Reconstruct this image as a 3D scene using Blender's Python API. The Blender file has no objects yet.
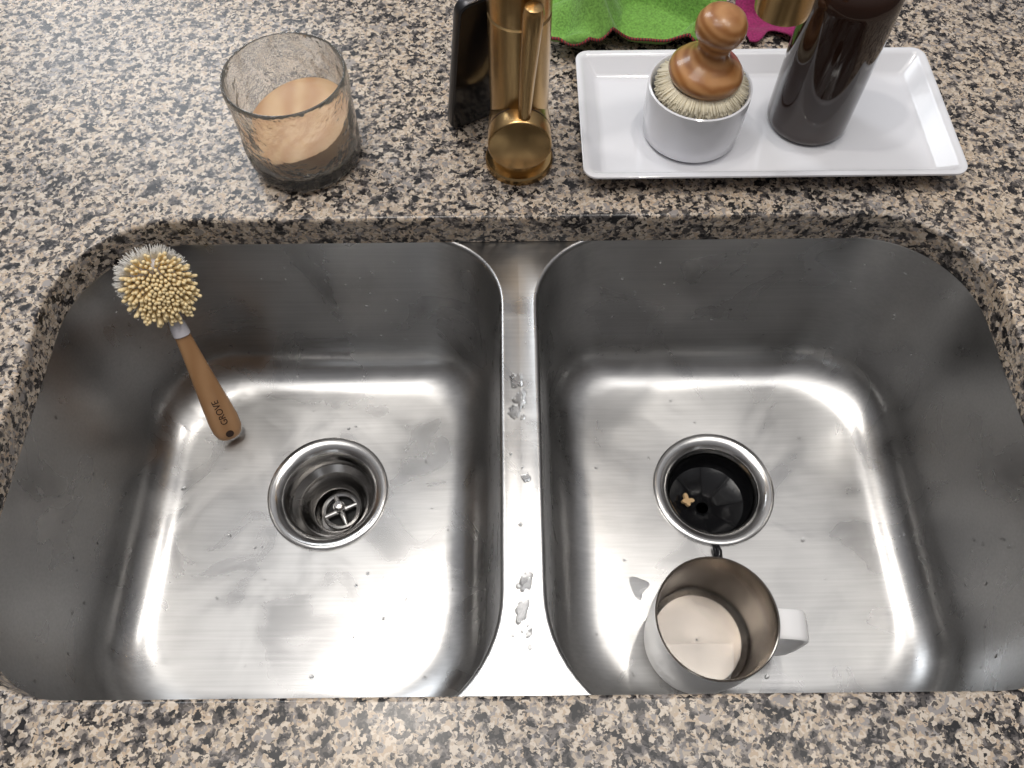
import bpy, bmesh, math, random
from mathutils import Vector, Matrix, noise
random.seed(7)
Z0 = 0.91
D = bpy.data
scene = bpy.context.scene
col = scene.collection
scene.view_settings.view_transform = 'Standard'

# ------------------------------------------------------------------ materials
def new_mat(name):
    m = D.materials.new(name); m.use_nodes = True
    nt = m.node_tree
    return m, nt, nt.nodes, nt.links, nt.nodes['Principled BSDF']

def simple(name, color, rough=0.5, metal=0.0, trans=0.0, ior=1.45, coat=0.0, nscale=0, namp=0.0, bump=0.0, sheen=0.0, bdist=.001):
    m, nt, N, L, B = new_mat(name)
    B.inputs['Base Color'].default_value = (*color, 1)
    B.inputs['Roughness'].default_value = rough
    B.inputs['Metallic'].default_value = metal
    B.inputs['Transmission Weight'].default_value = trans
    B.inputs['IOR'].default_value = ior
    B.inputs['Coat Weight'].default_value = coat
    B.inputs['Sheen Weight'].default_value = sheen
    if nscale:
        tc = N.new('ShaderNodeTexCoord'); nz = N.new('ShaderNodeTexNoise')
        nz.inputs['Scale'].default_value = nscale; nz.inputs['Detail'].default_value = 4
        L.new(tc.outputs['Object'], nz.inputs['Vector'])
        if namp:
            r = N.new('ShaderNodeValToRGB')
            r.color_ramp.elements[0].position = 0.3; r.color_ramp.elements[1].position = 0.7
            r.color_ramp.elements[0].color = (*[c*(1-namp) for c in color], 1)
            r.color_ramp.elements[1].color = (*[min(1, c*(1+namp)) for c in color], 1)
            L.new(nz.outputs['Fac'], r.inputs['Fac']); L.new(r.outputs['Color'], B.inputs['Base Color'])
        if bump:
            b = N.new('ShaderNodeBump'); b.inputs['Strength'].default_value = bump
            b.inputs['Distance'].default_value = bdist
            L.new(nz.outputs['Fac'], b.inputs['Height']); L.new(b.outputs['Normal'], B.inputs['Normal'])
    return m

def granite():
    m, nt, N, L, B = new_mat('granite')
    tc = N.new('ShaderNodeTexCoord')
    n1 = N.new('ShaderNodeTexNoise'); n1.inputs['Scale'].default_value = 240; n1.inputs['Detail'].default_value = 4
    L.new(tc.outputs['Object'], n1.inputs['Vector'])
    sub = N.new('ShaderNodeVectorMath'); sub.operation = 'SUBTRACT'; sub.inputs[1].default_value = (.5, .5, .5)
    L.new(n1.outputs['Color'], sub.inputs[0])
    sc = N.new('ShaderNodeVectorMath'); sc.operation = 'SCALE'; sc.inputs['Scale'].default_value = 0.008
    L.new(sub.outputs[0], sc.inputs[0])
    add = N.new('ShaderNodeVectorMath'); add.operation = 'ADD'
    L.new(tc.outputs['Object'], add.inputs[0]); L.new(sc.outputs[0], add.inputs[1])
    v = N.new('ShaderNodeTexVoronoi'); v.inputs['Scale'].default_value = 262
    L.new(add.outputs[0], v.inputs['Vector'])
    sep = N.new('ShaderNodeSeparateColor'); L.new(v.outputs['Color'], sep.inputs[0])
    n2 = N.new('ShaderNodeTexNoise'); n2.inputs['Scale'].default_value = 85; n2.inputs['Detail'].default_value = 3
    L.new(tc.outputs['Object'], n2.inputs['Vector'])
    ma = N.new('ShaderNodeMath'); ma.operation = 'MULTIPLY_ADD'; ma.inputs[1].default_value = 1.8; ma.inputs[2].default_value = -0.90
    L.new(n2.outputs['Fac'], ma.inputs[0])
    sm = N.new('ShaderNodeMath'); sm.operation = 'MULTIPLY_ADD'; sm.inputs[1].default_value = .8; sm.inputs[2].default_value = .1
    L.new(sep.outputs[0], sm.inputs[0])
    ad = N.new('ShaderNodeMath'); ad.operation = 'ADD'; L.new(ma.outputs[0], ad.inputs[0]); L.new(sm.outputs[0], ad.inputs[1])
    r = N.new('ShaderNodeValToRGB'); cr = r.color_ramp; cr.interpolation = 'CONSTANT'
    stops = [(0, (.016, .015, .016)), (.18, (.065, .058, .056)), (.30, (.16, .143, .135)), (.38, (.28, .245, .215)),
             (.46, (.46, .38, .295)), (.60, (.60, .52, .43)), (.76, (.48, .375, .275)), (.88, (.30, .275, .26))]
    cr.elements[0].position = 0; cr.elements[0].color = (*stops[0][1], 1)
    cr.elements[1].position = stops[1][0]; cr.elements[1].color = (*stops[1][1], 1)
    for p, c in stops[2:]:
        e = cr.elements.new(p); e.color = (*c, 1)
    L.new(ad.outputs[0], r.inputs['Fac'])
    v2 = N.new('ShaderNodeTexVoronoi'); v2.inputs['Scale'].default_value = 500
    L.new(add.outputs[0], v2.inputs['Vector'])
    s2 = N.new('ShaderNodeSeparateColor'); L.new(v2.outputs['Color'], s2.inputs[0])
    lt = N.new('ShaderNodeMath'); lt.operation = 'LESS_THAN'; lt.inputs[1].default_value = 0.12
    L.new(s2.outputs[1], lt.inputs[0])
    mx = N.new('ShaderNodeMix'); mx.data_type = 'RGBA'
    L.new(lt.outputs[0], mx.inputs['Factor']); L.new(r.outputs['Color'], mx.inputs['A'])
    mx.inputs['B'].default_value = (.09, .078, .07, 1)
    n3 = N.new('ShaderNodeTexNoise'); n3.inputs['Scale'].default_value = 9; n3.inputs['Detail'].default_value = 2
    L.new(tc.outputs['Object'], n3.inputs['Vector'])
    r3 = N.new('ShaderNodeValToRGB'); r3.color_ramp.elements[0].position = .35; r3.color_ramp.elements[1].position = .65
    r3.color_ramp.elements[0].color = (.88, .89, .92, 1); r3.color_ramp.elements[1].color = (1.0, .97, .94, 1)
    L.new(n3.outputs['Fac'], r3.inputs['Fac'])
    ml = N.new('ShaderNodeMix'); ml.data_type = 'RGBA'; ml.blend_type = 'MULTIPLY'; ml.inputs['Factor'].default_value = 1
    L.new(mx.outputs['Result'], ml.inputs['A']); L.new(r3.outputs['Color'], ml.inputs['B'])
    L.new(ml.outputs['Result'], B.inputs['Base Color'])
    B.inputs['Roughness'].default_value = 0.25
    B.inputs['Specular IOR Level'].default_value = .35
    return m

def steel(name='brushed_steel', base=(.45, .445, .44), rough=.29, stretch=(8, 420, 420), bump=.04, cvar=.09, blot=14, rvar=.08):
    m, nt, N, L, B = new_mat(name)
    B.inputs['Metallic'].default_value = 1
    tc = N.new('ShaderNodeTexCoord'); mp = N.new('ShaderNodeMapping'); mp.inputs['Scale'].default_value = stretch
    L.new(tc.outputs['Object'], mp.inputs['Vector'])
    nz = N.new('ShaderNodeTexNoise'); nz.inputs['Scale'].default_value = 1; nz.inputs['Detail'].default_value = 3
    L.new(mp.outputs[0], nz.inputs['Vector'])
    nb = N.new('ShaderNodeTexNoise'); nb.inputs['Scale'].default_value = blot; nb.inputs['Detail'].default_value = 5; nb.inputs['Distortion'].default_value = 1.2
    L.new(tc.outputs['Object'], nb.inputs['Vector'])
    mr = N.new('ShaderNodeMapRange'); mr.inputs['From Min'].default_value = .35; mr.inputs['From Max'].default_value = .65
    mr.inputs['To Min'].default_value = rough-rvar*.6; mr.inputs['To Max'].default_value = rough+rvar
    L.new(nb.outputs['Fac'], mr.inputs['Value']); L.new(mr.outputs[0], B.inputs['Roughness'])
    av = N.new('ShaderNodeMath'); av.operation = 'ADD'; L.new(nz.outputs['Fac'], av.inputs[0]); L.new(nb.outputs['Fac'], av.inputs[1])
    hf = N.new('ShaderNodeMath'); hf.operation = 'MULTIPLY'; hf.inputs[1].default_value = .5; L.new(av.outputs[0], hf.inputs[0])
    cr = N.new('ShaderNodeValToRGB')
    cr.color_ramp.elements[0].position = .35; cr.color_ramp.elements[1].position = .65
    cr.color_ramp.elements[0].color = (*[c*(1-cvar) for c in base], 1); cr.color_ramp.elements[1].color = (*[c*(1+cvar) for c in base], 1)
    L.new(hf.outputs[0], cr.inputs['Fac']); L.new(cr.outputs['Color'], B.inputs['Base Color'])
    b = N.new('ShaderNodeBump'); b.inputs['Strength'].default_value = bump; b.inputs['Distance'].default_value = .0005
    L.new(nz.outputs['Fac'], b.inputs['Height']); L.new(b.outputs['Normal'], B.inputs['Normal'])
    return m

def wood(name, c1, c2, scale=60, rough=.4, rot=(0, 0, 0), coat=.2, dist=4):
    m, nt, N, L, B = new_mat(name)
    tc = N.new('ShaderNodeTexCoord'); mp = N.new('ShaderNodeMapping'); mp.inputs['Rotation'].default_value = rot
    L.new(tc.outputs['Object'], mp.inputs['Vector'])
    w = N.new('ShaderNodeTexWave'); w.inputs['Scale'].default_value = scale; w.inputs['Distortion'].default_value = dist
    w.inputs['Detail'].default_value = 3; w.inputs['Detail Scale'].default_value = .6
    L.new(mp.outputs[0], w.inputs['Vector'])
    r = N.new('ShaderNodeValToRGB'); r.color_ramp.elements[0].color = (*c1, 1); r.color_ramp.elements[1].color = (*c2, 1)
    L.new(w.outputs['Fac'], r.inputs['Fac']); L.new(r.outputs['Color'], B.inputs['Base Color'])
    B.inputs['Roughness'].default_value = rough; B.inputs['Coat Weight'].default_value = coat
    return m

M_gran = granite()
M_steel = steel()
M_chrome = steel('polished_steel', (.50, .49, .48), .18, (40, 40, 40), .02)
M_cup = steel('drain_cup_steel', (.30, .29, .28), .22, (40, 40, 40), .02)
M_mugsteel = steel('mug_steel', (.37, .33, .29), .2, (30, 30, 600), .03)
M_brass = simple('brushed_brass', (.50, .33, .15), .27, 1, nscale=300, bump=.03)
M_black = simple('black_rubber', (.008, .008, .009), .18, nscale=80, bump=.3)
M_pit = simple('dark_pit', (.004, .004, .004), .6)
M_white = simple('white_porcelain', (.74, .74, .77), .12, coat=.3)
M_enamel = simple('white_enamel', (.84, .83, .83), .3)
M_bottle = simple('dark_amber_glass', (.026, .012, .008), .07, coat=.5)
M_blackpl = simple('black_plastic', (.015, .015, .016), .3)
M_phone = simple('black_phone_glass', (.012, .012, .014), .12)
M_phoneframe = simple('phone_frame_metal', (.06, .06, .065), .35, .8)
M_bamboo = wood('bamboo', (.36, .19, .085), (.43, .24, .115), 25, .45)
M_acacia = wood('striped_wood', (.34, .14, .045), (.50, .25, .10), 45, .3, (.2, 1.3, .3), .35, 6)
M_bris = simple('cream_bristle', (.88, .71, .41), .55, nscale=200, namp=.12)
M_brisw = simple('white_bristle', (.92, .90, .87), .5)
M_brisn = simple('natural_bristle', (.95, .87, .68), .6)
M_ferr = simple('pale_ferrule', (.62, .60, .64), .25)
M_glass = simple('tumbler_glass', (.98, .96, .92), .04, trans=.93, ior=1.36, nscale=42, bump=1.0, bdist=.004)
M_water = simple('water', (1, 1, 1), .0, trans=1, ior=1.33)
M_green = simple('green_microfiber', (.165, .35, .065), .9, nscale=500, namp=.3, bump=.8, sheen=.15)
M_mag = simple('magenta_microfiber', (.26, .015, .10), .9, nscale=500, namp=.3, bump=.8, sheen=.15)
M_tanfood = simple('tan_crumb', (.62, .42, .22), .7)
M_dark = simple('dark_ink', (.03, .015, .01), .6)
M_redthr = wood('red_black_stitching', (.30, .02, .02), (.02, .02, .02), 120, .8)
M_cab = simple('painted_cabinet', (.70, .69, .66), .45, nscale=20, namp=.03)
M_floor = wood('oak_floor', (.30, .19, .11), (.36, .24, .14), 6, .4)
M_wax = wood('tan_wax', (.45, .26, .135), (.56, .37, .21), 14, .5, (.4, .3, .2), .2, 14)

# ------------------------------------------------------------------ helpers
def mesh(name, verts, faces, mat, parent=None, smooth=True):
    me = D.meshes.new(name); me.from_pydata([tuple(v) for v in verts], [], faces); me.update()
    ob = D.objects.new(name, me); col.objects.link(ob)
    if mat: me.materials.append(mat)
    if smooth:
        for p in me.polygons: p.use_smooth = True
    if parent: ob.parent = parent
    return ob

def recalc(ob):
    bm = bmesh.new(); bm.from_mesh(ob.data); bmesh.ops.recalc_face_normals(bm, faces=bm.faces); bm.to_mesh(ob.data); bm.free()
    return ob

def sharp(ob, ang=35):
    ob.data.set_sharp_from_angle(angle=math.radians(ang)); return ob

def group(name, loc=(0, 0, 0)):
    e = D.objects.new(name, None); e.empty_display_size = .02; col.objects.link(e); e.location = loc
    return e

def lathe(name, prof, mat, parent=None, seg=64, origin=(0, 0, 0), mtx=None, cap=True, rfun=None):
    V = []; F = []
    for (r, z) in prof:
        for i in range(seg):
            a = 2*math.pi*i/seg
            rr = r*(rfun(a, z, r) if rfun else 1)
            V.append(Vector((rr*math.cos(a), rr*math.sin(a), z)))
    n = len(prof)
    for j in range(n-1):
        for i in range(seg):
            i2 = (i+1) % seg
            F.append((j*seg+i, j*seg+i2, (j+1)*seg+i2, (j+1)*seg+i))
    if cap:
        F.append(tuple(range(seg))[::-1]); F.append(tuple((n-1)*seg+i for i in range(seg)))
    if mtx: V = [mtx @ v for v in V]
    V = [v+Vector(origin) for v in V]
    ob = mesh(name, V, F, mat, parent); recalc(ob); sharp(ob, 40)
    return ob

def loft(name, rings, mat, parent=None, cap=True, ang=40):
    n = len(rings[0]); V = [p for r in rings for p in r]; F = []
    for j in range(len(rings)-1):
        for i in range(n):
            i2 = (i+1) % n
            F.append((j*n+i, j*n+i2, (j+1)*n+i2, (j+1)*n+i))
    if cap:
        F.append(tuple(range(n))[::-1]); F.append(tuple((len(rings)-1)*n+i for i in range(n)))
    ob = mesh(name, V, F, mat, parent); recalc(ob); sharp(ob, ang)
    return ob

def tube(name, pts, radii, mat, parent=None, seg=20, flat=None):
    pts = [Vector(p) for p in pts]
    if not hasattr(radii, '__len__'): radii = [radii]*len(pts)
    t0 = (pts[1]-pts[0]).normalized()
    up = Vector((0, 0, 1)) if abs(t0.z) < .9 else Vector((1, 0, 0))
    nrm = (up - t0*up.dot(t0)).normalized()
    rings = []
    for k, p in enumerate(pts):
        if k == 0: t = t0
        elif k == len(pts)-1: t = (pts[k]-pts[k-1]).normalized()
        else: t = (pts[k+1]-pts[k-1]).normalized()
        nrm = (nrm - t*nrm.dot(t)).normalized(); b = t.cross(nrm)
        rings.append([p + (nrm*math.cos(2*math.pi*i/seg)+b*math.sin(2*math.pi*i/seg))*radii[k] for i in range(seg)])
    return loft(name, rings, mat, parent)

def rrect(x0, x1, y0, y1, R, off=0, nc=14, ns=14, kr=1.0):
    x0 += off; x1 -= off; y0 += off; y1 -= off
    rr = [max(.004, r-off*(kr if off > 0 else 1)) for r in R]
    cs = [(x1-rr[0], y0+rr[0], -90, rr[0]), (x1-rr[1], y1-rr[1], 0, rr[1]), (x0+rr[2], y1-rr[2], 90, rr[2]), (x0+rr[3], y0+rr[3], 180, rr[3])]
    arcs = []
    for cx, cy, a0, r in cs:
        arcs.append([(cx+r*math.cos(math.radians(a0+90*k/nc)), cy+r*math.sin(math.radians(a0+90*k/nc))) for k in range(nc+1)])
    P = []
    for q in range(4):
        P += arcs[q]
        a = arcs[q][-1]; b = arcs[(q+1) % 4][0]
        for k in range(1, ns):
            t = k/ns; P.append((a[0]*(1-t)+b[0]*t, a[1]*(1-t)+b[1]*t))
    return P

def rect_ring(P, c, x0, x1, y0, y1):
    out = []
    for (x, y) in P:
        dx, dy = x-c[0], y-c[1]; t = 1e9
        if dx > 1e-9: t = min(t, (x1-c[0])/dx)
        if dx < -1e-9: t = min(t, (x0-c[0])/dx)
        if dy > 1e-9: t = min(t, (y1-c[1])/dy)
        if dy < -1e-9: t = min(t, (y0-c[1])/dy)
        out.append([c[0]+dx*t, c[1]+dy*t])
    for cx in (x0, x1):
        for cy in (y0, y1):
            k = min(range(len(out)), key=lambda i: (out[i][0]-cx)**2+(out[i][1]-cy)**2)
            out[k] = [cx, cy]
    return out

def box(name, x0, x1, y0, y1, z0, z1, mat, parent=None, bev=0):
    V = [(x, y, z) for z in (z0, z1) for x, y in ((x0, y0), (x1, y0), (x1, y1), (x0, y1))]
    F = [(3, 2, 1, 0), (4, 5, 6, 7), (0, 1, 5, 4), (1, 2, 6, 5), (2, 3, 7, 6), (3, 0, 4, 7)]
    ob = mesh(name, V, F, mat, parent, smooth=False)
    if bev:
        b = ob.modifiers.new('bev', 'BEVEL'); b.width = bev; b.segments = 3
    return ob

# ------------------------------------------------------------------ granite countertop
CX = .0062
hx0, hx1, hy0, hy1 = -.360, .378, .0735, .440
HR = (.09, .088, .088, .09)
P0 = rrect(hx0, hx1, hy0, hy1, HR, 0, 24, 30)
cc = (CX, .26)
OX0, OX1, OY0, OY1 = -1.0, 1.0, 0.0, 1.05
outer = rect_ring(P0, cc, OX0, OX1, OY0, OY1)
b = .0035
rings = [[Vector((x, y, -.03)) for x, y in P0], [Vector((x, y, -.03)) for x, y in outer],
         [Vector((x, y, 0)) for x, y in outer]]
for k in range(6):
    a = math.radians(90*k/5)
    q = rrect(hx0, hx1, hy0, hy1, HR, -b+b*math.sin(a), 24, 30)
    rings.append([Vector((x, y, -b+b*math.cos(a))) for x, y in q])
rings.append(rings[0])
loft('granite_countertop', rings, M_gran, cap=False, ang=50)

# ------------------------------------------------------------------ sink
sink = group('kitchen_sink')
ZT = -.0305; ZF = -.215
YR, YF = .444, .055
def bowl(name, x0, x1, R, fx0, fx1, drain):
    prof = []
    RF = .0055
    for k in range(9):
        a = math.radians(11.25*k); prof.append((-RF+RF*math.sin(a), ZT+.0012*math.sin(min(math.pi, 2*a))-RF*(1-math.cos(a))))
    zb = -.176
    for k in range(1, 9):
        t = k/8; prof.append((.013*t, ZT-RF+(zb-ZT+RF)*t))
    for k in range(1, 13):
        a = math.radians(7.5*k); prof.append((.013+.041*(1-math.cos(a)), zb-.039*math.sin(a)))
    P = rrect(x0, x1, YF, YR, R, -RF)
    c = ((x0+x1)/2, (YF+YR)/2)
    rings = [[Vector((x, y, ZT-.0004)) for x, y in rect_ring(P, c, fx0, fx1, .036, .462)]]
    for o, z in prof:
        rings.append([Vector((x, y, z)) for x, y in rrect(x0, x1, YF, YR, R, o, kr=.35)])
    last = rings[-1]
    for t in (.06, .14, .25, .4, .55, .7, .82, .92, 1):
        ring = []
        for p in last:
            dx, dy = p.x-drain[0], p.y-drain[1]; l = math.hypot(dx, dy)
            q = Vector((drain[0]+dx/l*.053, drain[1]+dy/l*.053, ZF-.004))
            ring.append(p.lerp(q, t))
        rings.append(ring)
    ob = loft(name, rings, M_steel, sink, cap=False, ang=60)
    bm = bmesh.new(); bm.from_mesh(ob.data)
    f = max(bm.faces, key=lambda f: f.calc_area() if f.calc_center_median().z > -.032 else 0)
    if f.normal.z < 0: bmesh.ops.reverse_faces(bm, faces=bm.faces)
    bm.to_mesh(ob.data); bm.free()
    return ob
DL = (-.1775, .290); DR = (.192, .290)
bL = bowl('bowl_1', -.363, CX-.016, (.088, .068, .092, .09), -.385, CX, DL)
bR = bowl('bowl_2', CX+.016, .381, (.09, .092, .068, .088), CX, .403, DR)

def drain_flange(name, c):
    z = ZF-.004
    prof = [(.0575, z), (.0575, z+.0022), (.0560, z+.0032), (.0530, z+.0034), (.0490, z+.002), (.0445, z-.001), (.0425, z-.004),
            (.0415, z-.010), (.0405, z-.014)]
    return lathe(name, prof, M_chrome, sink, 72, (c[0], c[1], 0), cap=False)
drain_flange('drain_flange_1', DL)
drain_flange('drain_flange_2', DR)
z = ZF-.018
lathe('strainer_cup', [(.0405, z), (.0400, z-.010), (.034, z-.016), (.0325, z-.0155), (.031, z-.018), (.029, z-.028),
                       (.024, z-.033), (.0228, z-.0325), (.0215, z-.035), (.020, z-.055), (.001, z-.056)], M_cup, sink, 64, (DL[0], DL[1], 0), cap=False)
hub = (DL[0]+.005, DL[1]-.003)
lathe('strainer_ring', [(.0150, z-.0285), (.0152, z-.0262), (.0170, z-.0252), (.0190, z-.0262), (.0192, z-.031), (.0150, z-.031)], M_chrome, sink, 48, (hub[0], hub[1], 0), cap=False)
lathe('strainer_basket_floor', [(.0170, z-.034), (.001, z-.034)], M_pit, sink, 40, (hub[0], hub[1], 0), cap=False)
for k in range(4):
    a = math.radians(25+90*k)
    tube('strainer_arm_%d' % (k+1), [(hub[0]+.002*math.cos(a), hub[1]+.002*math.sin(a), z-.027), (hub[0]+.0165*math.cos(a), hub[1]+.0165*math.sin(a), z-.0275)], [.0034, .0028], M_chrome, sink, 14)
lathe('strainer_post', [(.0001, z-.010), (.0035, z-.0105), (.0056, z-.014), (.0056, z-.0175), (.0045, z-.020), (.0042, z-.030), (.001, z-.031)],
      M_chrome, sink, 40, (hub[0], hub[1], 0), cap=False)
lathe('disposal_throat', [(.0405, z+.004), (.0402, z-.006), (.039, z-.014), (.036, z-.020)], M_black, sink, 64, (DR[0], DR[1], 0), cap=False)
V = []; F = []; sg = 160; rr = [.0365, .030, .023, .016, .010, .006]
for j, r in enumerate(rr):
    for i in range(sg):
        a = 2*math.pi*i/sg
        crease = abs(math.sin(4*a))**.35
        V.append((DR[0]+r*math.cos(a), DR[1]+r*math.sin(a), z-.019-.004*j+.0018*crease*(j > 0)*(1-.1*j)))
for j in range(len(rr)-1):
    for i in range(sg):
        i2 = (i+1) % sg; F.append((j*sg+i, j*sg+i2, (j+1)*sg+i2, (j+1)*sg+i))
mesh('disposal_splash_guard', V, F, M_black, sink)
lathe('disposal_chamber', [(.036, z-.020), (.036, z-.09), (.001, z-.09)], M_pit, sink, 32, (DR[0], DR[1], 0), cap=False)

# food scraps
def scrap(name, c, s, mat, flat=.5, seed=0):
    bm = bmesh.new(); bmesh.ops.create_icosphere(bm, subdivisions=3, radius=1)
    for v in bm.verts:
        n = noise.noise(v.co*1.8+Vector((seed, 0, 0))); v.co *= (1+.6*n); v.co = Vector((v.co.x*s[0], v.co.y*s[1], v.co.z*s[2]))+Vector(c)
    me = D.meshes.new(name); bm.to_mesh(me); bm.free(); me.materials.append(mat)
    for p in me.polygons: p.use_smooth = True
    o = D.objects.new(name, me); col.objects.link(o); return o
V = []; n = 40
for zz in (0, .003):
    for i in range(n):
        a = 2*math.pi*i/n; r = .0052*(1+.35*math.cos(4*a)+.2*math.cos(3*a+1)); V.append((r*math.cos(a), r*math.sin(a), zz))
F = [tuple(range(n))[::-1], tuple(range(n, 2*n))]+[(i, (i+1) % n, n+(i+1) % n, n+i) for i in range(n)]
o = mesh('food_scrap', V, F, M_tanfood, None, False); o.location = (DR[0]-.019, DR[1]+.001, z-.0215); o.rotation_euler = (0, .35, .2)
scrap('food_scrap.001', (DR[0]-.0055, DR[1]-.066, ZF+.0005), (.0045, .0085, .004), M_black, seed=3)

# ------------------------------------------------------------------ water
def add_drop(V, F, p, nrm, r, h, irregular=0.0, seed=0, seg=12, el=1.0, ang=0, flat=False):
    nrm = nrm.normalized()
    t = nrm.orthogonal().normalized() if abs(nrm.z) < .95 else Vector((1, 0, 0))
    b2 = nrm.cross(t).normalized()
    base = len(V); levels = [(1, 0), (.95, .6), (.88, .95), (.5, 1)] if flat else [(1, 0), (.93, .45), (.75, .78), (.4, .95)]
    for (lr, lh) in levels:
        for i in range(seg):
            a = 2*math.pi*i/seg
            w = 1
            if irregular:
                w = 1+irregular*noise.noise(Vector((math.cos(a)*1.3+seed, math.sin(a)*1.3, seed*.7)))*2
            ca, sa = math.cos(a)*lr*r*w*el, math.sin(a)*lr*r*w
            x = ca*math.cos(ang)-sa*math.sin(ang); y = ca*math.sin(ang)+sa*math.cos(ang)
            V.append(p+t*x+b2*y+nrm*(h*lh))
    V.append(p+nrm*h)
    for j in range(3):
        for i in range(seg):
            i2 = (i+1) % seg; F.append((base+j*seg+i, base+j*seg+i2, base+(j+1)*seg+i2, base+(j+1)*seg+i))
    top = base+4*seg
    for i in range(seg): F.append((base+3*seg+i, base+3*seg+(i+1) % seg, top))
V = []; F = []
for ob, dr in ((bL, DL), (bR, DR)):
    polys = [p for p in ob.data.polygons if p.center.z < -.045 and math.hypot(p.center.x-dr[0], p.center.y-dr[1]) > .062]
    wts = [p.area*(1 if p.center.z > -.2 else .35) for p in polys]
    for p in random.choices(polys, wts, k=240):
        vs = [ob.data.vertices[i].co for i in p.vertices]
        s, t = random.random(), random.random()
        q = (vs[0]*(1-s)+vs[1]*s)*(1-t)+(vs[3]*(1-s)+vs[2]*s)*t
        nr = p.normal.copy()
        if nr.z < 0: nr = -nr
        r = random.choice([.0007, .0008, .0010, .0013, .0018]) if abs(nr.z) > .9 else random.choice([.0009, .0011, .0014])
        add_drop(V, F, q+nr*.00005, nr, r, r*.40, .12, random.random()*50, 12, random.uniform(1, 1.5), random.random()*3)
up = Vector((0, 0, 1))
for (x, y, r, el, ang, ir) in [(-.082, .183, .012, 1.2, .1, .22), (-.079, .128, .0065, .7, 0, .22), (.10, .190, .014, 1.5, .2, .25),
                        (-.29, .16, .004, 1.5, 1, .2), (-.235, .15, .0035, 1.2, 0, .2),
                        (-.30, .19, .003, 1.5, 1.3, .2), (-.298, .21, .0028, 1.8, 1.4, .2), (-.285, .135, .003, 1.2, 1, .2)]:
    add_drop(V, F, Vector((x, y, ZF-.0022)), up, r, .0008, ir, random.random()*50, 36, el, ang, True)
for k in range(26):
    y = random.choice([random.uniform(.10, .17), random.uniform(.18, .38), random.uniform(.27, .31)])
    x = CX+random.uniform(-.008, .006)
    r = random.choice([.0008, .0010, .0014, .002])
    add_drop(V, F, Vector((x, y, ZT+.0001)), up, r, r*.4, .25, random.random()*50, 20, random.uniform(1, 1.6), random.uniform(.8, 2.2))
for (dx, y, r, el) in ((-.002, .305, .0045, 1.6), (.001, .290, .0050, 1.7), (-.005, .277, .004, 1.4), (.003, .225, .003, 1.3), (.002, .150, .004, 1.9), (-.001, .130, .0045, 1.6)):
    add_drop(V, F, Vector((CX+dx, y, ZT+.0001)), up, r, .0010, .38, random.random()*50, 36, el, 1.3)
o = mesh('water_droplets', V, F, M_water, sink); recalc(o)

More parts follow.
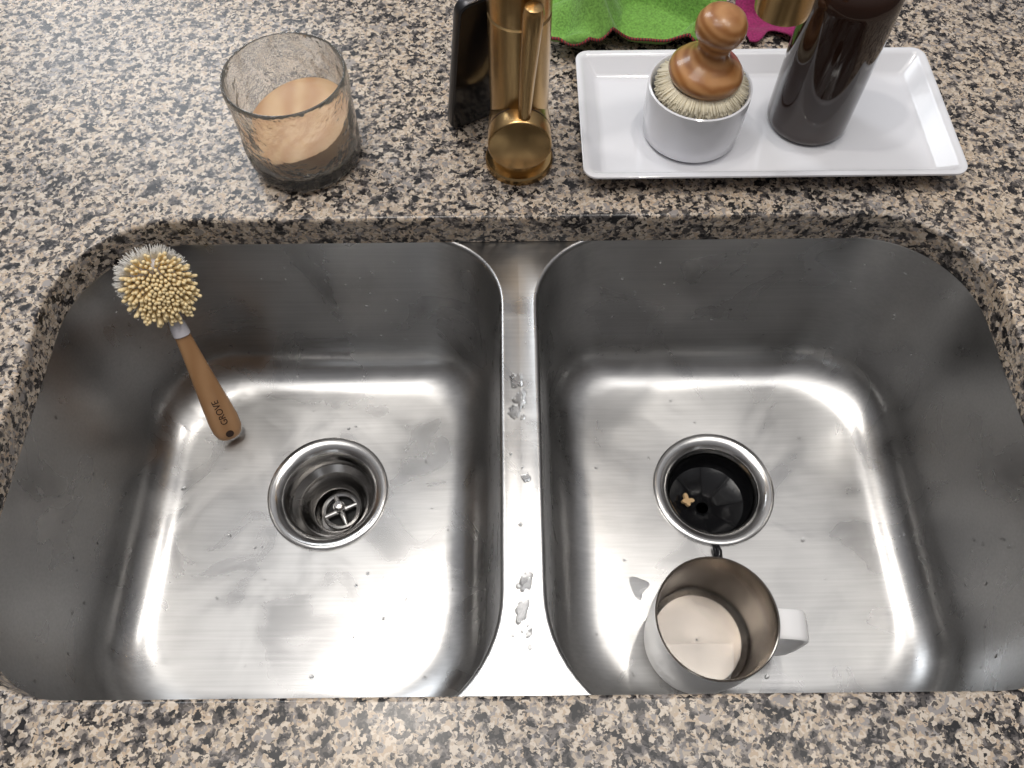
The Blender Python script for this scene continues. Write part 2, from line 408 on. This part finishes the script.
# ------------------------------------------------------------------ dish brush
def dish_brush():
    E = Vector((-.276, .346, -.204)); Hd = Vector((-.300, .412, -.050))
    g = group('dish_brush', E)
    d = (Hd-E); Lh = d.length; d.normalize()
    cam = Vector((0, 0, .51))-Hd; nn = (cam-d*cam.dot(d)).normalized(); s = d.cross(nn).normalized()
    def ring(t, w, h, seg=28):
        out = []
        for i in range(seg):
            a = 2*math.pi*i/seg; ca, sa = math.cos(a), math.sin(a)
            out.append(d*t + s*(w*math.copysign(abs(ca)**.8, ca)) + nn*(h*math.copysign(abs(sa)**.8, sa)))
        return out
    prof = [(-.004, .004, .003), (-.0025, .0085, .005), (.001, .0118, .0062), (.008, .0138, .0068), (.02, .0142, .0070), (.04, .0128, .007), (.06, .0110, .0068),
            (.08, .0094, .0064), (.10, .0080, .006), (.116, .0070, .0056), (.120, .0066, .0055)]
    loft('handle', [ring(*p) for p in prof], M_bamboo, g)
    loft('ferrule', [ring(t, w, w*.9) for t, w in ((.119, .0068), (.120, .0078), (.128, .0072), (.134, .0062), (.146, .0058))], M_ferr, g)
    mt = Matrix((s, d, nn)).transposed().to_4x4()
    lathe('hang_hole', [(.0038, .0), (.0038, .0003), (.003, .0004)], M_dark, g, 24, mtx=Matrix.Translation(d*.0055+nn*.0067) @ mt)
    fc = D.curves.new('lettering', 'FONT'); fc.body = 'GROVE'; fc.size = .0090; fc.align_x = 'CENTER'; fc.extrude = .0001
    fo = D.objects.new('lettering', fc); col.objects.link(fo); fc.materials.append(M_dark); fo.parent = g
    fo.matrix_local = Matrix.Translation(d*.032+nn*.0071-s*.003) @ Matrix((d, s, nn)).transposed().to_4x4() if d.cross(s).dot(nn) > 0 else Matrix.Translation(d*.032+nn*.0071+s*.003) @ Matrix((d, -s, nn)).transposed().to_4x4()
    hc = d*(Lh)
    rings = []
    for (r, h) in ((.004, -.011), (.016, -.010), (.0215, -.007), (.0240, -.002), (.0240, .002), (.022, .005), (.016, .0075), (.005, .0085)):
        rings.append([hc+nn*h+(s*math.cos(2*math.pi*i/40)+d*math.sin(2*math.pi*i/40)*1.05)*r for i in range(40)])
    loft('head', rings, M_ferr, g)
    V = []; F = []
    def bristle(V, F, p, q, r0, r1, seg=8):
        ax = (q-p).normalized(); u = ax.orthogonal().normalized(); v = ax.cross(u); b0 = len(V)
        cs = ((p, r0), (q-ax*r1*.8, r1), (q-ax*r1*.25, r1*.8), (q, r1*.35))
        for c, r in cs:
            for i in range(seg):
                a = 2*math.pi*i/seg; V.append(c+(u*math.cos(a)+v*math.sin(a))*r)
        for j in range(3):
            for i in range(seg):
                i2 = (i+1) % seg; F.append((b0+j*seg+i, b0+j*seg+i2, b0+(j+1)*seg+i2, b0+(j+1)*seg+i))
        F.append(tuple(b0+3*seg+i for i in range(seg)))
    n = 210
    for k in range(n):
        rr_ = math.sqrt((k+.5)/n); a = k*2.39996+random.uniform(-.08, .08)
        rad = .0225*rr_
        base = hc+(s*math.cos(a)+d*math.sin(a)*1.12)*rad+nn*.003
        out = (s*math.cos(a)+d*math.sin(a)*1.12)*rr_
        dirv = (nn*(1-.45*rr_*rr_)+out*.64*rr_).normalized()
        ln = .0150-.002*rr_+random.uniform(-.0008, .0008)
        jit = Vector((random.uniform(-1, 1), random.uniform(-1, 1), random.uniform(-1, 1)))*.0008
        bristle(V, F, base, base+dirv*ln+jit, .0013, random.uniform(.0014, .0018))
    mesh('bristle_tufts', V, F, M_bris, g)
    V = []; F = []
    for k in range(1200):
        a = random.uniform(0, 2*math.pi)
        top = max(0, math.sin(a-.2))
        if random.random() > .25+1.0*top: continue
        base = hc+(s*math.cos(a)+d*math.sin(a)*1.05)*.0220-nn*.001
        ln = random.uniform(.005, .009)+.009*top
        dirv = ((s*math.cos(a+random.uniform(-.3, .3))+d*math.sin(a+random.uniform(-.3, .3)))+nn*random.uniform(.1, .9)).normalized()
        bristle(V, F, base, base+dirv*ln, .0004, .0003, 4)
    mesh('bristle_fringe', V, F, M_brisw, g)
dish_brush()

# ------------------------------------------------------------------ tumbler
def tumbler():
    g = group('glass_tumbler', (-.173, .512, 0))
    def rfo(a, zz, r):
        p = Vector((math.cos(a)*3.0, math.sin(a)*3.0, zz*62))
        return 1+.034*noise.noise(p)
    prof = [(.001, .0), (.036, .0), (.043, .002), (.0465, .006)]
    for k in range(1, 20): prof.append((.0468+.0010*k/19, .006+.077*k/19))
    prof += [(.0478, .0852), (.0468, .0862), (.0458, .0852)]
    inner = [(.0452, .078), (.0445, .06), (.0440, .04), (.0435, .02), (.040, .013), (.030, .0115), (.001, .011)]
    V = []; F = []; seg = 96; full = prof+inner
    for j, (r, z_) in enumerate(full):
        for i in range(seg):
            a = 2*math.pi*i/seg; k = rfo(a, z_, r) if 3 <= j < len(prof)-3 else 1
            V.append((r*k*math.cos(a), r*k*math.sin(a), z_))
    for j in range(len(full)-1):
        for i in range(seg):
            i2 = (i+1) % seg; F.append((j*seg+i, j*seg+i2, (j+1)*seg+i2, (j+1)*seg+i))
    F.append(tuple(range(seg))[::-1]); F.append(tuple((len(full)-1)*seg+i for i in range(seg)))
    o = mesh('glass', V, F, M_glass, g); recalc(o)
    rings = []
    for (r, z_, t) in ((.028, .0118, 0), (.0385, .0135, 0), (.0424, .021, 0), (.0428, .040, 1), (.041, .0405, 1), (.02, .039, .5), (.001, .0385, 0)):
        rings.append([Vector((r*math.cos(2*math.pi*i/64), r*math.sin(2*math.pi*i/64), z_+t*.010*math.cos(2*math.pi*i/64-.5))) for i in range(64)])
    loft('wax', rings, M_wax, g)
tumbler()

# ------------------------------------------------------------------ faucet
def faucet():
    fx, fy = .008, .503
    g = group('brass_faucet', (fx, fy, 0))
    lathe('base_flange', [(.020, 0), (.0285, 0), (.0285, .005), (.0272, .0065), (.0235, .0068)], M_brass, g)
    lathe('body', [(.0228, .006), (.0228, .143), (.0216, .1442), (.0216, .1455), (.0228, .1465), (.0228, .19), (.0215, .193), (.015, .195), (.0148, .2)], M_brass, g)
    rot = Matrix.Rotation(math.radians(90), 4, 'X')
    lathe('handle_boss', [(.0235, 0), (.0248, .018), (.0248, .0355), (.0240, .0368), (.0232, .0372), (.001, .0374)], M_brass, g, mtx=Matrix.Translation((0, 0, .052)) @ rot)
    lathe('handle_seam', [(.0251, .021), (.0251, .0218)], M_dark, g, mtx=Matrix.Translation((0, 0, .052)) @ rot, cap=False)
    tube('lever', [(.003, -.030, .070), (.0035, -.0305, .078), (.005, -.032, .11), (.0075, -.033, .150), (.0086, -.0335, .166), (.009, -.0336, .171), (.009, -.0336, .1725)],
         [.0044, .0048, .0056, .0068, .0073, .0062, .003], M_brass, g, 24)
    dv = Vector((.172-fx, .452-fy, 0)); R = dv.length/2; dv.normalize(); hz = .33
    pts = [(0, 0, .195), (0, 0, .25), (0, 0, hz)]
    for k in range(1, 17):
        a = math.pi*k/16; c = dv*(R-R*math.cos(a)); pts.append((c.x, c.y, hz+R*math.sin(a)))
    e = dv*2*R; pts.append((e.x, e.y, .30))
    tube('spout', pts, .0135, M_brass, g, 32)
    lathe('spray_head', [(.0135, .31), (.0170, .305), (.0178, .29), (.0178, .185), (.0172, .180), (.013, .178), (.012, .181), (.001, .181)], M_brass, g, 48, (e.x, e.y, 0), cap=False)
faucet()

# ------------------------------------------------------------------ phone
def phone():
    w, h, t = .072, .148, .0085
    g = group('smartphone', (-.0215, .5585, 0))
    def ringat(off, y): return [Vector((x, y, z_)) for x, z_ in rrect(-w/2, w/2, 0, h, (.010,)*4, off, 8, 4)]
    loft('frame', [ringat(.002, -t/2), ringat(.0006, -t/2+.0006), ringat(0, -t/2+.002), ringat(0, t/2-.002), ringat(.0006, t/2-.0006), ringat(.002, t/2)], M_phoneframe, g)
    loft('screen', [ringat(.0022, -t/2-.0001), ringat(.0022, -t/2-.0004)], M_phone, g)
    loft('back_glass', [ringat(.0022, t/2+.0001), ringat(.0022, t/2+.0004)], M_phone, g)
    box('camera_module', -w/2+.008, -w/2+.028, t/2, t/2+.0015, h-.032, h-.010, M_blackpl, g, .0005)
    g.rotation_euler = (Matrix.Rotation(math.radians(28), 3, 'Z') @ Matrix.Rotation(math.radians(14), 3, 'X')).to_euler()
    g.location.z = .0015
phone()

# ------------------------------------------------------------------ tray
def tray():
    x0, x1, y0, y1 = .0595, .3730, .4635, .617
    def rg(off, z_, R=.012): return [Vector((x, y, z_)) for x, y in rrect(x0, x1, y0, y1, (R,)*4, off, 8, 8)]
    rings = [rg(.020, .0), rg(.016, .001), rg(.002, .0165), rg(.0002, .0185), rg(.0004, .0200), rg(.002, .0206), rg(.005, .0200),
             rg(.0075, .0180), rg(.016, .0075), rg(.019, .0055), rg(.023, .0050), rg(.05, .0048)]
    loft('serving_tray', rings, M_white, None)
tray()

# ------------------------------------------------------------------ palm brush & holder
g = group('ceramic_brush_holder', (.155, .530, .0052))
lathe('cup', [(.030, .0), (.0375, .0008), (.0405, .004), (.0418, .02), (.0422, .048), (.0420, .0500), (.0405, .0506), (.0392, .0490), (.0385, .03), (.036, .006), (.001, .005)], M_white, g, 72)
g = group('palm_dish_brush', (.156, .530, .0052))
tl = Matrix.Translation((0, 0, .0555)) @ Matrix.Rotation(math.radians(5), 4, 'Y') @ Matrix.Translation((0, 0, -.0585))
lathe('wood_handle', [(.001, .0585), (.023, .0585), (.0280, .061), (.0300, .0655), (.0292, .070), (.0255, .0745), (.0180, .079), (.0138, .084), (.0128, .089), (.0136, .093), (.0160, .0965),
                 (.0188, .101), (.0198, .1065), (.0188, .112), (.0156, .117), (.0095, .1205), (.001, .122)], M_acacia, g, 64, mtx=tl)
V = []; F = []
for k in range(1500):
    rr_ = math.sqrt((k+.5)/1500); a = k*2.39996
    p = Vector((math.cos(a)*.025*rr_, math.sin(a)*.025*rr_, .0565)); q = Vector((math.cos(a)*(.0345*rr_)+random.uniform(-.001, .001), math.sin(a)*.0345*rr_+random.uniform(-.001, .001), .034))
    if k > 500:
        p = Vector((math.cos(a)*.026, math.sin(a)*.026, .0565))
        f = random.uniform(.90, 1.0)
        q = Vector((math.cos(a)*.0380*f, math.sin(a)*.0380*f, .050+random.uniform(-.006, .003)))
    ax = (q-p).normalized(); u = ax.orthogonal().normalized(); v = ax.cross(u); b0 = len(V)
    for c in (p, q):
        for i in range(4):
            an = math.pi*i/2; V.append(c+(u*math.cos(an)+v*math.sin(an))*.0007)
    for i in range(4):
        i2 = (i+1) % 4; F.append((b0+i, b0+i2, b0+4+i2, b0+4+i))
    F.append((b0+4, b0+5, b0+6, b0+7))
mesh('bristles', V, F, M_brisn, g)

# ------------------------------------------------------------------ bottle
g = group('soap_bottle', (.258, .543, .0052))
lathe('glass_body', [(.028, 0), (.0325, .001), (.0342, .004), (.0345, .008), (.0345, .120), (.0335, .128), (.029, .137), (.020, .144), (.0145, .149), (.0135, .153), (.0135, .160)], M_bottle, g, 72)
lathe('collar', [(.0150, .156), (.0150, .172), (.013, .174)], M_blackpl, g, 40)
lathe('pump_stem', [(.004, .172), (.004, .188)], M_blackpl, g, 24)
lathe('pump_head', [(.008, .187), (.009, .189), (.009, .198), (.007, .200)], M_blackpl, g, 32)
tube('nozzle', [(0, 0, .194), (.02, .006, .195), (.032, .010, .193), (.036, .011, .188)], [.0045, .004, .0035, .003], M_blackpl, g, 16)

# ------------------------------------------------------------------ cloths
def cloth(name, x0, x1, y0, y1, mat, zb, amp, seed, hem=True, nx=110, ny=80, edge=.006):
    g = group(name, ((x0+x1)/2, (y0+y1)/2, 0)); ox, oy = (x0+x1)/2, (y0+y1)/2
    V = []; F = []
    def pt(u, v):
        x = x0+(x1-x0)*u; y = y0+(y1-y0)*v
        x += .012*noise.noise(Vector((v*3, seed, 1)))
        y += edge*math.sin(u*9+seed)*(1-v)+.010*noise.noise(Vector((u*4, seed+5, 2)))
        f = 1-2.6*abs(noise.noise(Vector((x*11+seed, y*26+x*9, seed))))+.5*noise.noise(Vector((x*34, y*30+seed, 3)))
        e = min(1, min(u, 1-u, v*1.6, 1-v)*5)
        z_ = zb+amp*f*(.25+.75*e)
        z_ = max(z_, zb*(.3+.7*e), .0015)
        return Vector((x-ox, y-oy, z_))
    for j in range(ny+1):
        for i in range(nx+1): V.append(pt(i/nx, j/ny))
    for j in range(ny):
        for i in range(nx):
            a = j*(nx+1)+i; F.append((a, a+1, a+nx+2, a+nx+1))
    o = mesh('fabric', V, F, mat, g)
    s = o.modifiers.new('sol', 'SOLIDIFY'); s.thickness = .0014; s.offset = 1
    if hem:
        pts = [pt(i/nx, 0)+Vector((0, 0, .001)) for i in range(nx+1)]
        tube('hem_front', pts, .0014, M_redthr, g, 10)
        pts = [pt(0, j/ny)+Vector((0, 0, .001)) for j in range(ny+1)]
        tube('hem_side', pts, .0014, M_redthr, g, 10)
    return g
cloth('magenta_cloth', .226, .300, .650, .86, M_mag, .006, .020, 11.3, False)
cloth('green_cloth', .038, .205, .632, .86, M_green, .014, .046, 3.1)

# ------------------------------------------------------------------ mug
def mug():
    g = group('enamel_mug', (.157, .147, ZF-.0022))
    H = .092
    lathe('outer_shell', [(.001, 0), (.040, 0), (.0435, .0015), (.0450, .005), (.0478, .05), (.0482, .088), (.0480, H-.0015)], M_enamel, g, 80, cap=False)
    lathe('steel_liner', [(.0480, H-.0015), (.0480, H-.0005), (.0474, H), (.0466, H-.0005), (.0460, H-.003), (.0455, .05), (.0425, .010), (.038, .006), (.001, .0055)], M_mugsteel, g, 80, cap=False)
    lathe('water_fill', [(.0428, .018), (.001, .018)], M_water, g, 64, cap=False)
    an = math.radians(-4); u = Vector((math.cos(an), math.sin(an), 0)); s = Vector((-u.y, u.x, 0))
    path = [(.046, .082), (.056, .082), (.064, .0815), (.0695, .079), (.0725, .073), (.0725, .060), (.0715, .040), (.069, .026), (.063, .019), (.055, .017), (.0445, .017)]
    rings = []
    for k, (r, z_) in enumerate(path):
        a = path[max(0, k-1)]; b_ = path[min(len(path)-1, k+1)]
        t = Vector((b_[0]-a[0], b_[1]-a[1])).normalized(); nx_, nz_ = -t.y, t.x
        ring = []
        for i in range(20):
            q = 2*math.pi*i/20; ca, sa = math.cos(q), math.sin(q)
            w = .0120*math.copysign(abs(ca)**.5, ca); h = .0024*math.copysign(abs(sa)**.6, sa)
            ring.append(u*(r+nx_*h)+s*w+Vector((0, 0, z_+nz_*h)))
        rings.append(ring)
    loft('handle', rings, M_enamel, g)
mug()

# ------------------------------------------------------------------ cabinet, floor
g = group('kitchen_cabinet')
box('panel_front', -.95, .95, .012, .030, -.80, -.032, M_cab, g)
box('panel_back', -.95, .95, 1.0, 1.02, -.80, -.032, M_cab, g)
box('panel_left', -.97, -.95, .012, 1.02, -.80, -.032, M_cab, g)
box('panel_right', .95, .97, .012, 1.02, -.80, -.032, M_cab, g)
box('bottom', -.95, .95, .03, 1.0, -.80, -.78, M_cab, g)
box('toe_kick', -.95, .95, .07, .98, -.91, -.80, M_blackpl, g)
for k in range(4):
    x0 = -.94+.47*k
    box('door_%d' % (k+1), x0+.004, x0+.466, -.006, .012, -.79, -.06, M_cab, g, .003)
box('floor', -3, 3, -3, 3, -.93, -.91, M_floor)

# ------------------------------------------------------------------ lights & world
def area(name, loc, sx, sy, power, color, rot=(0, 0, 0)):
    l = D.lights.new(name, 'AREA'); l.shape = 'RECTANGLE'; l.size = sx; l.size_y = sy; l.energy = power; l.color = color
    o = D.objects.new(name, l); col.objects.link(o); o.location = loc; o.rotation_euler = rot; return o
area('ceiling_panel_light', (0.05, .17, 1.5), 1.7, .62, 10, (1, .975, .94))
area('window_light', (-1.2, 2.0, 1.5), 1.4, .9, 26, (.90, .95, 1), (math.radians(-55), 0, math.radians(-30)))
for k, (x, y) in enumerate(((-.244, .552), (.302, .573), (-.235, .375))):
    l = D.lights.new('recessed_spot', 'AREA'); l.shape = 'DISK'; l.size = .045; l.energy = 2.3; l.color = (1, .95, .88)
    o = D.objects.new('recessed_spot', l); col.objects.link(o); o.location = (x, y, 1.25)
w = D.worlds.new('World'); scene.world = w; w.use_nodes = True
N = w.node_tree.nodes; L = w.node_tree.links
tc = N.new('ShaderNodeTexCoord'); sx = N.new('ShaderNodeSeparateXYZ'); L.new(tc.outputs['Generated'], sx.inputs[0])
mm = N.new('ShaderNodeMath'); mm.operation = 'MULTIPLY_ADD'; mm.inputs[1].default_value = .2; L.new(sx.outputs['Y'], mm.inputs[0]); L.new(sx.outputs['Z'], mm.inputs[2])
r = N.new('ShaderNodeValToRGB'); r.color_ramp.elements[0].position = 0; r.color_ramp.elements[0].color = (.055, .05, .048, 1)
r.color_ramp.elements[1].position = 1; r.color_ramp.elements[1].color = (.50, .50, .52, 1)
e = r.color_ramp.elements.new(.5); e.color = (.20, .195, .20, 1)
L.new(mm.outputs[0], r.inputs['Fac']); L.new(r.outputs['Color'], N['Background'].inputs[0])
N['Background'].inputs[1].default_value = 1.0

# ------------------------------------------------------------------ camera
cam = D.cameras.new('Camera'); cam.lens = 28.48; cam.sensor_width = 36; cam.clip_start = .01
co = D.objects.new('Camera', cam); col.objects.link(co)
co.matrix_world = Matrix.Translation((0, 0, .51)) @ Matrix.Rotation(math.radians(29.2), 4, 'X') @ Matrix.Rotation(math.radians(-.6), 4, 'Z')
scene.camera = co
bpy.context.view_layer.update()
for o in list(col.objects):
    if o.parent is None:
        o.location.z += Z0
